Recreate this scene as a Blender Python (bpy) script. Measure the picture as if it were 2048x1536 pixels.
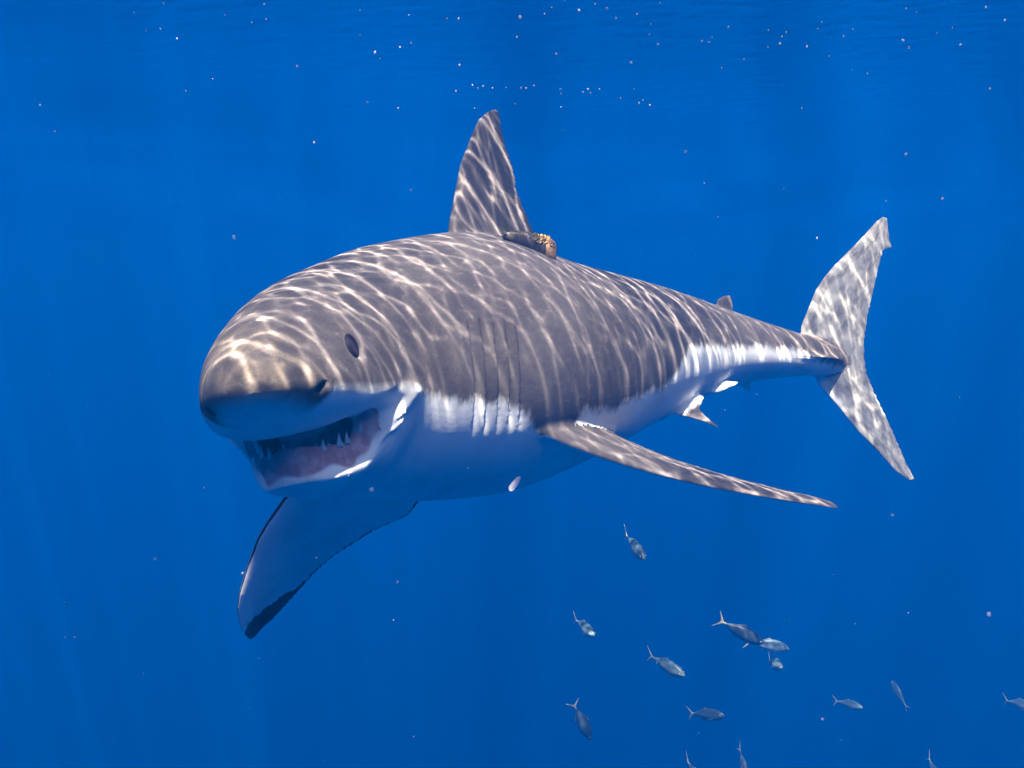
# Great white shark under a rippled sea surface, with a loose school of jacks below it.
import bpy, bmesh, math, random
import numpy as np
from mathutils import Vector, Matrix, Euler
for o in list(bpy.data.objects): bpy.data.objects.remove(o)
SC=bpy.context.scene; COL=SC.collection
# ------------------------------------------------------------------ camera
F=1967.0; CX,CY=1024.0,768.0; HORIZON=520.0          # focal length, centre and eye level, in pixels of a 2048 wide frame
PITCH=-math.atan((CY-HORIZON)/F)
cam=bpy.data.cameras.new('camera'); cam_o=bpy.data.objects.new('camera',cam); COL.objects.link(cam_o)
cam.lens=36*F/2048; cam.sensor_width=36; cam.clip_start=.02; cam.clip_end=500
cam_o.location=(0,0,0); cam_o.rotation_euler=(math.pi/2+PITCH,0,0)
SC.camera=cam_o
# ------------------------------------------------------------------ daylight
SUN=Vector((0.03,-0.38,1.0)).normalized()             # towards the sun, as refracted below the surface
SUN_POWER=5.0
world=bpy.data.worlds.new('World'); SC.world=world; world.use_nodes=True
wn=world.node_tree; bg=wn.nodes['Background']
sky=wn.nodes.new('ShaderNodeTexSky'); sky.sky_type='NISHITA'; sky.sun_disc=False
sky.sun_elevation=math.asin(SUN.z); sky.sun_rotation=math.atan2(SUN.x,SUN.y)
wn.links.new(sky.outputs[0],bg.inputs[0]); bg.inputs[1].default_value=.15
sl=bpy.data.lights.new('sun','SUN'); sl.energy=SUN_POWER; sl.angle=math.radians(.42); sl.color=(1,.90,.74)
sun_o=bpy.data.objects.new('sun',sl); COL.objects.link(sun_o); sun_o.location=(0,0,20)
sun_o.rotation_euler=(-SUN).to_track_quat('-Z','Y').to_euler()
# ------------------------------------------------------------------ exposure and sampling
vs=SC.view_settings; vs.view_transform='Standard'; vs.look='None'; vs.gamma=1; vs.use_curve_mapping=False
vs.exposure=1.58
SC.render.engine='CYCLES'; cy=SC.cycles
cy.use_denoising=True; cy.max_bounces=8; cy.diffuse_bounces=3; cy.glossy_bounces=3; cy.transparent_max_bounces=8; cy.volume_bounces=1
cy.caustics_reflective=False; cy.caustics_refractive=False; cy.sample_clamp_indirect=6
SURFACE_Z=.94                                         # sea surface above the camera
WATER_NEAR=(.0,.040,.19); WATER_DEEP=(.0,.040,.20)
HAZE_DENSITY=.078
HAZE_COLOUR=(.0,.092,.355)
# ------------------------------------------------------------------ small tools
def tag(o,label=None,cat=None,group=None,kind=None):
    for k,v in (('label',label),('category',cat),('group',group),('kind',kind)):
        if v: o[k]=v
    return o
def mesh_object(name,V,Q,mat=None,parent=None,smooth=True):
    V=np.asarray(V,np.float32)
    me=bpy.data.meshes.new(name); me.vertices.add(len(V)); me.vertices.foreach_set('co',V.ravel())
    if isinstance(Q,np.ndarray):
        k=Q.shape[1]; me.loops.add(Q.size); me.loops.foreach_set('vertex_index',Q.astype(np.int32).ravel())
        me.polygons.add(len(Q)); me.polygons.foreach_set('loop_start',np.arange(0,Q.size,k,dtype=np.int32))
        me.update(calc_edges=True)
    else:
        me=bpy.data.meshes.new(name); me.from_pydata([tuple(map(float,v)) for v in V],[],[tuple(q) for q in Q])
    me.polygons.foreach_set('use_smooth',np.full(len(me.polygons),smooth)); me.update()
    if mat: me.materials.append(mat)
    o=bpy.data.objects.new(name,me); COL.objects.link(o); o.parent=parent
    return o
def fattr(me,name,vals,kind='FLOAT'):
    a=me.attributes.new(name,kind,'POINT')
    a.data.foreach_set('vector' if kind=='FLOAT_VECTOR' else 'value',np.asarray(vals,np.float32).ravel())
class NT:
    """short-hand for building a material's node tree"""
    def __init__(s,name):
        s.m=bpy.data.materials.new(name); s.m.use_nodes=True; s.t=s.m.node_tree; s.t.nodes.clear()
        s.out=s.n('OutputMaterial')
    def n(s,kind,**kw):
        nd=s.t.nodes.new('ShaderNode'+kind)
        for k,v in kw.items(): setattr(nd,k,v)
        return nd
    def link(s,a,b): s.t.links.new(a,b)
    def val(s,sock,v):
        if hasattr(v,'is_output') or isinstance(v,bpy.types.NodeSocket): s.link(v,sock)
        else: sock.default_value=v
    def math(s,op,a,b=0.0,c=None,clamp=False):
        nd=s.n('Math',operation=op,use_clamp=clamp); s.val(nd.inputs[0],a); s.val(nd.inputs[1],b)
        if c is not None: s.val(nd.inputs[2],c)
        return nd.outputs[0]
    def mix(s,f,a,b,mode='MIX'):
        nd=s.n('Mix',data_type='RGBA',blend_type=mode); s.val(nd.inputs[0],f)
        for i,v in ((6,a),(7,b)):
            if isinstance(v,tuple): v=tuple(v)+((1,) if len(v)==3 else ())
            s.val(nd.inputs[i],v)
        return nd.outputs[2]
    def attr(s,name,out='Fac'): return s.n('Attribute',attribute_name=name).outputs[out]
    def noise(s,vec,scale,detail=3,rough=.5,out=0,dist=0):
        nd=s.n('TexNoise'); nd.inputs['Scale'].default_value=scale; nd.inputs['Detail'].default_value=detail
        nd.inputs['Roughness'].default_value=rough; nd.inputs['Distortion'].default_value=dist
        if vec is not None: s.link(vec,nd.inputs['Vector'])
        return nd.outputs[out]
    def ramp(s,v,a,b,lo=0.,hi=1.,smooth=True):
        nd=s.n('MapRange',interpolation_type='SMOOTHSTEP' if smooth else 'LINEAR')
        for i,x in enumerate((v,a,b,lo,hi)): s.val(nd.inputs[i],x)
        return nd.outputs[0]
    def scale(s,vec,v):
        nd=s.n('VectorMath',operation='MULTIPLY'); s.link(vec,nd.inputs[0]); nd.inputs[1].default_value=v; return nd.outputs[0]
# ================================================================== the water: deep water all round, rippled surface, haze
def wave_tile(n,size,seed,lam0=.168,wid=1.05,iso=.16):
    """random ripple field on a periodic tile: heights (m), slopes"""
    rng=np.random.default_rng(seed)
    k=2*np.pi*np.fft.fftfreq(n,size/n); KX,KY=np.meshgrid(k,k,indexing='ij'); K=np.hypot(KX,KY); K[0,0]=1
    lam=2*np.pi/K
    ang=np.arctan2(KY,KX); wind=math.radians(68)
    amp=np.exp(-((np.log(lam)-math.log(lam0))/wid)**2)*K**-1.1
    amp*=(iso+(1-iso)*np.cos(ang-wind)**2); amp[0,0]=0
    A=amp*np.exp(2j*np.pi*rng.random((n,n)))
    h=np.real(np.fft.ifft2(A)); gx=np.real(np.fft.ifft2(1j*KX*A)); gy=np.real(np.fft.ifft2(1j*KY*A))
    s=np.sqrt((gx**2+gy**2).mean()); return h/s,gx/s,gy/s
TILE=4.4
def light_patch(n,size,seed):
    rng=np.random.default_rng(seed); k=np.fft.fftfreq(n,size/n); KX,KY=np.meshgrid(k,k,indexing='ij'); K=np.hypot(KX,KY)
    A=np.exp(-(K/.9)**2)*np.exp(2j*np.pi*rng.random((n,n))); A[0,0]=0; a=np.real(np.fft.ifft2(A)); return a/a.std()
def caustic_tile(n=1400,slope=.105,depth=.66,up=3,field=None):
    """light density below the ripples: rays traced from a fine grid down to a focal depth and counted"""
    h,gx,gy=field if field else wave_tile(n,TILE,11)
    d=depth*.26
    dens=np.zeros(n*n)
    ii=(np.arange(n*up)/up)
    def bil(a,x,y):
        x0=np.floor(x).astype(int)%n; y0=np.floor(y).astype(int)%n; x1=(x0+1)%n; y1=(y0+1)%n; fx=(x%1); fy=(y%1)
        return a[np.ix_(x0,y0)]*np.outer(1-fx,1-fy)+a[np.ix_(x1,y0)]*np.outer(fx,1-fy)+a[np.ix_(x0,y1)]*np.outer(1-fx,fy)+a[np.ix_(x1,y1)]*np.outer(fx,fy)
    for c in range(0,n*up,300):
        xs=ii[c:c+300]
        X=xs[:,None]+slope*d*bil(gx,xs,ii)*n/TILE; Y=ii[None,:]+slope*d*bil(gy,xs,ii)*n/TILE
        x0=np.floor(X).astype(int); y0=np.floor(Y).astype(int); fx=X-x0; fy=Y-y0
        for a,wa in ((0,1-fx),(1,fx)):
            for b,wb in ((0,1-fy),(1,fy)):
                dens+=np.bincount((((x0+a)%n)*n+(y0+b)%n).ravel(),(wa*wb).ravel(),n*n)
    return dens.reshape(n,n)/up**2,h*slope
def sample_tile(a,X,Y):
    n=a.shape[0]; x=(X/TILE*n); y=(Y/TILE*n); x0=np.floor(x).astype(int); y0=np.floor(y).astype(int); fx=x-x0; fy=y-y0
    g=lambda i,j:a[i%n,j%n]
    return g(x0,y0)*(1-fx)*(1-fy)+g(x0+1,y0)*fx*(1-fy)+g(x0,y0+1)*(1-fx)*fy+g(x0+1,y0+1)*fx*fy
# ---- deep water: a bowl of open ocean, glowing with the light scattered up and across it
WR=60.0
def build_water():
    nt=NT('deep_water'); g=nt.n('NewGeometry'); sep=nt.n('SeparateXYZ'); nt.link(g.outputs['Position'],sep.inputs[0])
    t=nt.ramp(sep.outputs[2],-WR*.9,0.)
    e=nt.n('Emission'); nt.link(nt.mix(t,WATER_DEEP,WATER_NEAR),e.inputs[0]); e.inputs[1].default_value=1
    nt.link(e.outputs[0],nt.out.inputs[0])
    nt.m.cycles.emission_sampling='NONE'
    V=[];Q=[]; nu,nv=64,24
    for j in range(-2,nv+1):
        a=math.pi/2*j/nv
        for i in range(nu):
            p=2*math.pi*i/nu; V.append((WR*math.cos(a)*math.cos(p),WR*math.cos(a)*math.sin(p),SURFACE_Z-WR*math.sin(a)))
    for j in range(nv+2):
        for i in range(nu):
            Q.append((j*nu+i,(j+1)*nu+i,(j+1)*nu+(i+1)%nu,j*nu+(i+1)%nu))
    o=mesh_object('water',V,Q,nt.m); tag(o,kind='structure'); return o
def build_surface():
    field=wave_tile(1400,TILE,11)
    d1,h=caustic_tile(depth=.54,up=2,field=field); d2,_=caustic_tile(depth=.9,up=2,field=field)
    # light pattern made stronger or weaker in random patches, ripples unchanged
    d3,_=caustic_tile(depth=.34,up=2,field=wave_tile(1400,TILE,29,.085,.6,.7))      # finer light pattern mixed in to break the long lines up
    pn=light_patch(1400,TILE,5); dens=1+(.66*d1+.16*d2+.18*d3*(.35+.65*d1)-1)*np.clip(1.10+.48*pn,.30,2.0)
    def axis2(a0,a1,b,far):      # fine over the shark, medium over the school of jacks, then ever wider
        a=list(np.arange(a0,a1,.0054))+list(np.arange(a1,b,.012)); s=.012
        while a[-1]<far: s*=1.16; a.append(a[-1]+s)
        s=.0054
        while a[0]>-far: s*=1.16; a.insert(0,a[0]-s)
        return np.array(a)
    ax=axis2(-1.4,2.45,3.5,WR*1.02); ay=axis2(.95,4.6,7.4,WR*1.02)
    X,Y=np.meshgrid(ax,ay,indexing='ij'); n,m=X.shape
    H=.5*sample_tile(h,X,Y)+.012*np.sin(X*1.7+Y*.6)+.010*np.sin(X*.7-Y*1.9+1.3)
    V=np.stack([X,Y,SURFACE_Z+H],-1).reshape(-1,3)
    i=np.arange(n-1)[:,None]*m+np.arange(m-1)[None,:]; i=i.ravel()
    Q=np.stack([i,i+m,i+m+1,i+1],1)
    nt=NT('sea_surface')
    geo=nt.n('NewGeometry'); dot=nt.n('VectorMath',operation='DOT_PRODUCT'); nt.link(geo.outputs['True Normal'],dot.inputs[0]); nt.link(geo.outputs['Incoming'],dot.inputs[1])
    # total internal reflection beyond the critical angle of 48.6 degrees, caustic-tinted transparency inside Snell's window
    fac=nt.ramp(nt.math('ABSOLUTE',dot.outputs['Value']),.62,.72)
    tr=nt.n('BsdfTransparent'); comb=nt.n('CombineColor')
    c=nt.attr('caustic_tint')  # caustic light pattern put into the surface colour, in place of refraction
    for k in range(3): nt.link(c,comb.inputs[k])
    nt.link(comb.outputs[0],tr.inputs[0])
    gl=nt.n('BsdfGlossy'); gl.inputs['Color'].default_value=(.94,.97,1,1); gl.inputs['Roughness'].default_value=.12
    mx=nt.n('MixShader'); nt.link(fac,mx.inputs[0]); nt.link(gl.outputs[0],mx.inputs[1]); nt.link(tr.outputs[0],mx.inputs[2])
    nt.link(mx.outputs[0],nt.out.inputs[0])
    o=mesh_object('water_surface',V,Q,nt.m); tag(o,kind='structure')
    D=sample_tile(dens,X,Y).ravel()
    out=np.maximum.reduce([-1.3-X,X-3.4,.9-Y,Y-7.2]).ravel(); k=np.clip(out/1.5,0,1)
    tail_soften=np.exp(-(((X-1.60)/.42)**2+((Y-3.92)/.45)**2)).ravel(); D=D+(1.10-D)*.5*tail_soften   # painted light pattern softened where it falls on the tail
    D=np.clip(.02+.98*D,.14,5.2)*(1-k)+k*(1+.45*sample_tile(pn,X*.8,Y*.8).ravel())  # beyond the fine grid, broad soft light shafts put into the tint
    fattr(o.data,'caustic_tint',D)
    return o
def build_haze():
    nt=NT('water_haze'); v=nt.n('VolumePrincipled'); v.inputs['Color'].default_value=HAZE_COLOUR+(1,); v.inputs['Density'].default_value=HAZE_DENSITY
    v.inputs['Anisotropy'].default_value=0
    nt.link(v.outputs[0],nt.out.inputs[1])
    bm=bmesh.new(); bmesh.ops.create_cube(bm,size=1)
    me=bpy.data.meshes.new('haze'); bm.to_mesh(me); bm.free(); me.materials.append(nt.m)
    o=bpy.data.objects.new('haze',me); COL.objects.link(o); o.scale=(56,56,28); o.location=(0,4,.64-14); tag(o,kind='stuff'); return o
# ================================================================== shark geometry
def ray(px,py):
    u=(px-CX)/F; v=(CY-py)/F
    c,s=math.cos(PITCH),math.sin(PITCH)
    return np.array([u, c-v*s, s+v*c])
def at(px,py,D):
    d=ray(px,py); return d*(D/d[1])
def interp(xs,ys):
    """smooth (pchip-like) interpolant"""
    xs=np.array(xs,float); ys=np.array(ys,float)
    h=np.diff(xs); d=np.diff(ys)/h
    m=np.zeros_like(ys)
    m[0],m[-1]=d[0],d[-1]
    for i in range(1,len(xs)-1):
        if d[i-1]*d[i]>0:
            w1=2*h[i]+h[i-1]; w2=h[i]+2*h[i-1]
            m[i]=(w1+w2)/(w1/d[i-1]+w2/d[i])
    def f(x):
        x=np.asarray(x,float); xc=np.clip(x,xs[0],xs[-1])
        i=np.clip(np.searchsorted(xs,xc)-1,0,len(h)-1)
        t=(xc-xs[i])/h[i]
        return ((2*t**3-3*t**2+1)*ys[i]+(t**3-2*t**2+t)*h[i]*m[i]+(-2*t**3+3*t**2)*ys[i+1]+(t**3-t**2)*h[i]*m[i+1])
    return f
# ---------------------------------------------------------------- spine
XS=[0,.42,.75,1.1,1.6,2.2,2.8,3.4]
HEAD=[4,7,26,40,47,51,55,60]
ZS_X=[0,.5,1.2,2.0,2.8,3.5]; ZS=[-.247,-.292,-.335,-.36,-.41,-.47]
ROLL_X=[0,1,2,3.4]; ROLL=[12.5,12.5,12,6]
NOSE=(476,764,1.99)
class Spine:
    def __init__(s):
        n=701; s.x=np.linspace(0,3.5,n); dx=s.x[1]-s.x[0]
        th=np.radians(interp(XS,HEAD)(s.x)); z=interp(ZS_X,ZS)(s.x)
        dz=np.gradient(z,dx); hz=np.sqrt(np.clip(1-dz**2,0,1))
        T=np.stack([np.sin(th)*hz,np.cos(th)*hz,dz],1)
        p0=at(*NOSE)
        P=p0+np.concatenate([[[0,0,0]],np.cumsum((T[1:]+T[:-1])*.5*dx,0)])
        s.P,s.T=P,T
        r=np.radians(interp(ROLL_X,ROLL)(s.x))
        up=np.array([0,0,1.0])
        lat=np.cross(T,up); lat/=np.linalg.norm(lat,axis=1)[:,None]   # to shark's left = image right
        u0=np.cross(lat,T)
        s.L=lat*np.cos(r)[:,None]+u0*np.sin(r)[:,None]
        s.U=u0*np.cos(r)[:,None]-lat*np.sin(r)[:,None]
    def g(s,A,x): return np.stack([np.interp(x,s.x,A[:,k]) for k in range(3)],-1)
    def map(s,q):
        x=q[...,0]; xc=np.clip(x,0,3.5)
        p=s.g(s.P,xc)+(x-xc)[...,None]*s.g(s.T,xc)
        return p+q[...,1:2]*s.g(s.L,xc)+q[...,2:3]*s.g(s.U,xc)
SP=Spine()
# ---------------------------------------------------------------- body profile
PX=[0,.012,.03,.06,.1,.16,.23,.30,.45,.65,.9,1.3,1.7,2.2,2.6,2.9,3.1,3.25,3.36,3.42]
PW=[.0,.047,.072,.098,.123,.153,.184,.205,.243,.281,.333,.37,.322,.235,.165,.112,.078,.052,.018,.0]
PT=[.0,.038,.056,.078,.103,.134,.163,.189,.238,.298,.372,.429,.347,.270,.193,.138,.105,.08,.04,.0]
AX=[0,.012,.03,.06,.1,.16,.21,.25,.30,.36,.42,.46,.49,.54,.65,.9,1.3,1.7,2.2,2.6,2.9,3.1,3.25,3.36,3.42]
PA=[.0,-.036,-.055,-.074,-.095,-.118,-.131,-.133,-.124,-.108,-.096,-.099,-.112,-.19,-.335,-.385,-.415,-.36,-.222,-.120,-.083,-.068,-.058,-.03,.0]   # underside of snout, upper lip, then throat and belly
BX=[.18,.21,.26,.33,.45,.65,.9,1.3,1.7,2.2,2.6,2.9,3.1,3.25,3.36,3.42]
BB=[-.20,-.242,-.268,-.282,-.302,-.34,-.385,-.415,-.36,-.222,-.120,-.083,-.068,-.058,-.03,.0]                 # underside of jaw, throat, belly
def usq(xs,ys):
    g=interp(np.sqrt(np.array(xs)),ys); return lambda x: g(np.sqrt(np.maximum(np.asarray(x,float),0)))
w_f=usq(PX,PW); t_f=usq(PX,PT); a_f=usq(AX,PA); b_f=interp(BX,BB)
def smin(a,b,k):
    h=np.clip(.5+.5*(b-a)/k,0,1); return b*(1-h)+a*h-k*h*(1-h)
def smax(a,b,k): return -smin(-a,-b,k)
def sstep(a,b,x):
    t=np.clip((x-a)/(b-a),0,1); return t*t*(3-2*t)
def sect(y,z,w,top,bot,zc,ex=2.0,exb=2.0):
    h=np.where(z>zc,top-zc,zc-bot); h=np.maximum(h,1e-4); w=np.maximum(w,1e-4)
    e=np.where(z>zc,ex,exb)
    r=(np.abs(y/w)**e+np.abs((z-zc)/h)**e)**(1/e)
    return (r-1)*np.minimum(w,h)
JF=.205      # front of lower jaw
def jaw_w(x): return .200*np.clip((x-JF)/.30,0,None)**.45
def lip_z(x,y=0.): return .045*sstep(-.05,-.14,y)*sstep(.22,.30,x)+interp([.2,.25,.33,.37,.41,.44,.465,.49,.54],[-.213,-.216,-.210,-.190,-.163,-.143,-.122,-.098,-.08])(x)
def cavity(x,y,z):
    wi=(1-.5*sstep(.42,.53,x))*(np.minimum(jaw_w(x-.022)*.92,w_f(x)*.82)-.018)*sstep(.66,.42,x)+1e-3; wi=np.maximum(wi,1e-3)
    floor=np.maximum(lip_z(x,y)-.004,b_f(x)+.022); roof=a_f(x)+.02
    zc=(floor+roof)/2; h=np.maximum((roof-floor)/2,.004)
    r=(np.abs(y/wi)**3+np.abs((z-zc)/h)**3)**(1/3)
    f=(r-1)*np.minimum(wi,h)
    f=np.maximum(f,(JF+.034)-x); f=np.maximum(f,x-.53)
    inner=np.maximum(np.abs(y)-np.maximum(wi-.045,.001),(JF+.085)-x)          # palate and tongue kept solid and shallow so the interior catches light
    return smax(f,-inner,.012)
def body_sdf(x,y,z):
    w=w_f(x); top=t_f(x)
    zc=interp([0,.03,.06,.1,.2,.32,.45,.7,1.2,3.4],[-.004,-.012,-.018,-.025,-.034,-.036,-.030,-.02,-.01,.0])(x)
    exb=interp([0,.12,.22,.30,.40,.465,.53,.6,.7],[2.,1.85,2.1,3.4,5.5,3.6,2.2,2.0,2.0])(x)
    exu=interp([0,.06,.14,.25,.4],[2.,1.95,1.9,1.92,2.])(x)
    f=sect(y,z,w,top,a_f(x),zc,exu,exb)
    # blunt tip of the snout: a paraboloid, regular where the section shrinks to nothing
    wn=np.maximum(w,1e-4); hn=np.where(z>zc,top-zc,zc-a_f(x)); q=wn/np.maximum(hn,1e-4)
    par=(y**2+((z-zc)*np.clip(q,.3,3))**2-np.where(x>0,w**2,x*.17))/(2*.094)
    f=np.where(x<.06,par,f)
    # lower jaw
    wj=np.minimum(jaw_w(x)+.0,w_f(x)*.83); lz=lip_z(x,y); bz=b_f(x)
    J=sect(y,z,wj,lz,bz,lz-.030,2.6,2.0)
    # gums standing up inside the lower lip
    gz=lz+.056*sstep(.47,.36,x); wg=np.maximum(wj-.010,.002)
    wg=np.minimum(wg,wj-.008); Gm=sect(y,z,np.maximum(wg,.002),gz,bz,lz-.01,2.8,1.8)
    J=smin(J,Gm,.006)
    J=smax(J,JF-x,.03)+np.clip(x-.452,0,None)*.6
    f=smin(f,J,.012+.06*sstep(.44,.55,x))
    full=sect(y,z,w*.985,top,np.minimum(b_f(x),a_f(x))+.004,zc,2.0,2.0)+np.clip(.485-x,0,None)*.8+.10*sstep(-.10,.0,z)+np.clip(x-.53,0,None)*.5   # flesh closing the corner of the mouth
    f=smin(f,full,.075)
    wi=np.minimum(jaw_w(x-.022)*.92,w_f(x)*.82)-.018
    M=np.maximum.reduce([np.abs(y)-np.maximum(wi-.042,.001),(JF+.080)-x,x-.56,z-a_f(x)-.012,lz-.035-z])   # tongue and palate block, brought forward so the mouth catches light
    f=smin(f,M,.012)
    C=cavity(x,y,z)
    f=smax(f,-C,.010)
    # keel
    kw=interp([2.75,2.95,3.08,3.18,3.27,3.34],[0,.085,.098,.085,.05,.0])(x)
    K=(np.sqrt((y/np.maximum(kw,1e-3))**2+((z-.008)/.016)**2)-1)*.016+np.where((x<2.76)|(x>3.33),.3,0.)
    f=smin(f,K,.02)
    f=np.maximum(f,x-3.41)
    ay=np.abs(y)
    # gill slits
    for i,xg in enumerate([.86,.92,.98,1.035,1.085]):
        c=xg+.05*((z+.05)/.2)**2*0.6+.02*z
        win=sstep(-.24,-.17,z)*sstep(.12+.0*i,.05,z)
        d=x-c
        gsh=np.exp(-(np.minimum(d,0)/.004)**2)*np.exp(-(np.maximum(d,0)/.022)**2)
        f=f+.009*gsh*win*(ay>.1)
    # nostril
    d2=((x-.132)/.016)**2+((ay-.118)/.030)**2+((z+.042-.5*(x-.132))/.010)**2
    f=f+.007*np.exp(-d2)
    # brow / eye socket
    d2=((x-.277)/.036)**2+((z-.037)/.034)**2
    f=f+.006*np.exp(-d2**2)*(ay>.08)
    return f
def surface_nets(f):
    nx,ny,nz=f.shape; s=f<0
    c=np.zeros((nx-1,ny-1,nz-1),np.int8)
    for a in (0,1):
        for b in (0,1):
            for d in (0,1): c+=s[a:nx-1+a,b:ny-1+b,d:nz-1+d]
    I=np.argwhere((c>0)&(c<8)); idx=-np.ones(c.shape,np.int32); idx[tuple(I.T)]=np.arange(len(I))
    acc=np.zeros((len(I),3)); cnt=np.zeros(len(I))
    cor=[(a,b,d) for a in(0,1) for b in(0,1) for d in(0,1)]
    for p in range(8):
        for q in range(p+1,8):
            A,B=cor[p],cor[q]
            if sum(abs(A[k]-B[k]) for k in range(3))!=1: continue
            fa=f[I[:,0]+A[0],I[:,1]+A[1],I[:,2]+A[2]]; fb=f[I[:,0]+B[0],I[:,1]+B[1],I[:,2]+B[2]]
            m=(fa<0)!=(fb<0); t=np.where(m,fa/np.where(m,fa-fb,1),0)
            pos=np.array(A)+(np.array(B)-np.array(A))*t[:,None]
            acc+=pos*m[:,None]; cnt+=m
    V=I+acc/cnt[:,None]
    Q=[]
    def quads(ax):
        sl=[slice(1,-1)]*3; sl[ax]=slice(0,-1); sh=list(sl); sh[ax]=slice(1,None)
        a=s[tuple(sl)]; b=s[tuple(sh)]
        E=np.argwhere(a!=b); off=np.array([1,1,1]); off[ax]=0; E=E+off
        flip=s[tuple(E.T)]
        u,v=[k for k in range(3) if k!=ax]
        du=np.zeros(3,int); dv=np.zeros(3,int); du[u]=1; dv[v]=1
        g=lambda P: idx[P[:,0],P[:,1],P[:,2]]
        q=np.stack([g(E-du-dv),g(E-dv),g(E),g(E-du)],1)
        if ax==1: flip=~flip
        q=np.where(flip[:,None],q,q[:,::-1]); return q
    for ax in range(3): Q.append(quads(ax))
    return V,np.concatenate(Q)
def closed(Q):
    e=np.sort(np.concatenate([Q[:,[0,1]],Q[:,[1,2]],Q[:,[2,3]],Q[:,[3,0]]]),1); _,c=np.unique(e[:,0].astype(np.int64)*10**7+e[:,1],return_counts=True)
    return int((c!=2).sum())
def build_body(res=1.0):
    xg=np.concatenate([np.arange(-.012,.75,.0052/res),np.arange(.75,1.1,.008/res),np.arange(1.1,3.44,.017/res)])
    ny=int(112*res); nz=int(132*res)
    v=np.linspace(-1,1,ny); w=np.linspace(-1,1,nz)
    Wx=w_f(np.clip(xg,0,3.3))*1.06+.02
    Wx=np.maximum(Wx,interp([2.7,2.95,3.5],[.0,.13,.13])(xg))
    top=t_f(np.clip(xg,0,3.3))*1.04+.018; bot=np.minimum(np.where(xg<.16,a_f(np.clip(xg,0,3.3)),b_f(np.clip(xg,0,3.3))),a_f(np.clip(xg,0,3.3)))*1.04-.018
    bot=np.where(xg<.16,a_f(np.clip(xg,0,3.3))*1.04-.018-.12*sstep(.05,.16,xg),bot)
    zc=(top+bot)/2; zh=(top-bot)/2
    X=np.broadcast_to(xg[:,None,None],(len(xg),ny,nz)); Y=Wx[:,None,None]*v[None,:,None]+0*X; Z=zc[:,None,None]+zh[:,None,None]*w[None,None,:]+0*X
    f=np.empty(X.shape)
    for i0 in range(0,len(xg),40): f[i0:i0+40]=body_sdf(X[i0:i0+40],Y[i0:i0+40],Z[i0:i0+40])
    V,Q=surface_nets(f)
    ix=np.arange(len(xg))
    x=np.interp(V[:,0],ix,xg)
    y=np.interp(V[:,0],ix,Wx)*np.interp(V[:,1],np.arange(ny),v)
    z=np.interp(V[:,0],ix,zc)+np.interp(V[:,0],ix,zh)*np.interp(V[:,2],np.arange(nz),w)
    return np.stack([x,y,z],1),Q
def resample(P,n,w=None):
    P=np.array(P,float); d=np.concatenate([[0],np.cumsum(np.linalg.norm(np.diff(P,axis=0),axis=1))]); d/=d[-1]
    t=np.linspace(0,1,n)
    return np.stack([np.interp(t,d,P[:,k]) for k in range(P.shape[1])],1)
def on_plane(P,p0,n):
    out=[]
    for px,py in P:
        r=ray(px,py); out.append(r*(np.dot(p0,n)/np.dot(r,n)))
    return np.array(out)
def foil(c):   # half-thickness profile 0..1, max 1 at 30 %
    return (2.969*np.sqrt(c)-1.26*c-3.516*c**2+2.843*c**3-1.036*c**4)/1.0
def fin(LE,TE,nrm,th,rows=60,cols=28,rng=None,jag=0.0,flare=None,camber=0.0,tip=.03):
    """LE,TE: (n,3) edge polylines from root to tip; closed foil-section blade.  Returns V, quads, (s,c) per vertex"""
    A=resample(LE,rows); B=resample(TE,rows)
    if jag and rng is not None:
        k=rng.normal(size=rows); k=k-np.convolve(k,np.ones(5)/5,'same')
        win=np.sin(np.linspace(0,math.pi,rows))**.5
        B=B+(B-A)/np.maximum(np.linalg.norm(B-A,axis=1),1e-6)[:,None]*(k*jag*win)[:,None]
    c=.5*(1-np.cos(np.linspace(0,math.pi,cols)))
    V=[];sc=[]
    for i in range(rows):
        s=i/(rows-1); ch=np.linalg.norm(B[i]-A[i])
        t=th*ch*foil(c)*np.sqrt(max(0,1-s**6))+.0012*np.sqrt(np.clip(c*(1-c)*4,0,1))
        if flare is not None: t=t+flare(s)*np.sqrt(np.clip(4*c*(1-c),0,1))
        mid=A[i]+(B[i]-A[i])*c[:,None]+nrm*(camber*ch*4*c*(1-c))[:,None]
        up=mid+nrm*t[:,None]; dn=mid-nrm*t[:,None]
        ring=np.concatenate([up,dn[-2:0:-1]]); V.append(ring)
        sc.append(np.stack([np.full(len(ring),s),np.concatenate([c,c[-2:0:-1]]),np.concatenate([np.ones(cols),-np.ones(cols-2)])],1))
    m=len(V[0]); V=np.concatenate(V); sc=np.concatenate(sc)
    Q=[]
    for i in range(rows-1):
        a=np.arange(m); b=(a+1)%m
        Q.append(np.stack([i*m+a,i*m+b,(i+1)*m+b,(i+1)*m+a],1))
    # end caps : stitch front and back surface points of the ring
    def cap(o,flip):
        q=[]
        for j in range(cols-1):
            u0,u1=j,j+1; l0=(m-j)%m; l1=m-j-1 if j+1<cols-1 else cols-1
            f=[o+u0,o+l0,o+l1,o+u1]; q.append(f[::-1] if flip else f)
        return np.array(q)
    Q.append(cap(0,False)); Q.append(cap((rows-1)*m,True))
    return V,np.concatenate(Q),sc
def frame(x):
    xx=np.array([x]); return SP.g(SP.P,xx)[0],SP.g(SP.T,xx)[0],SP.g(SP.L,xx)[0],SP.g(SP.U,xx)[0]
def unit(v): return v/np.linalg.norm(v)
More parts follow.
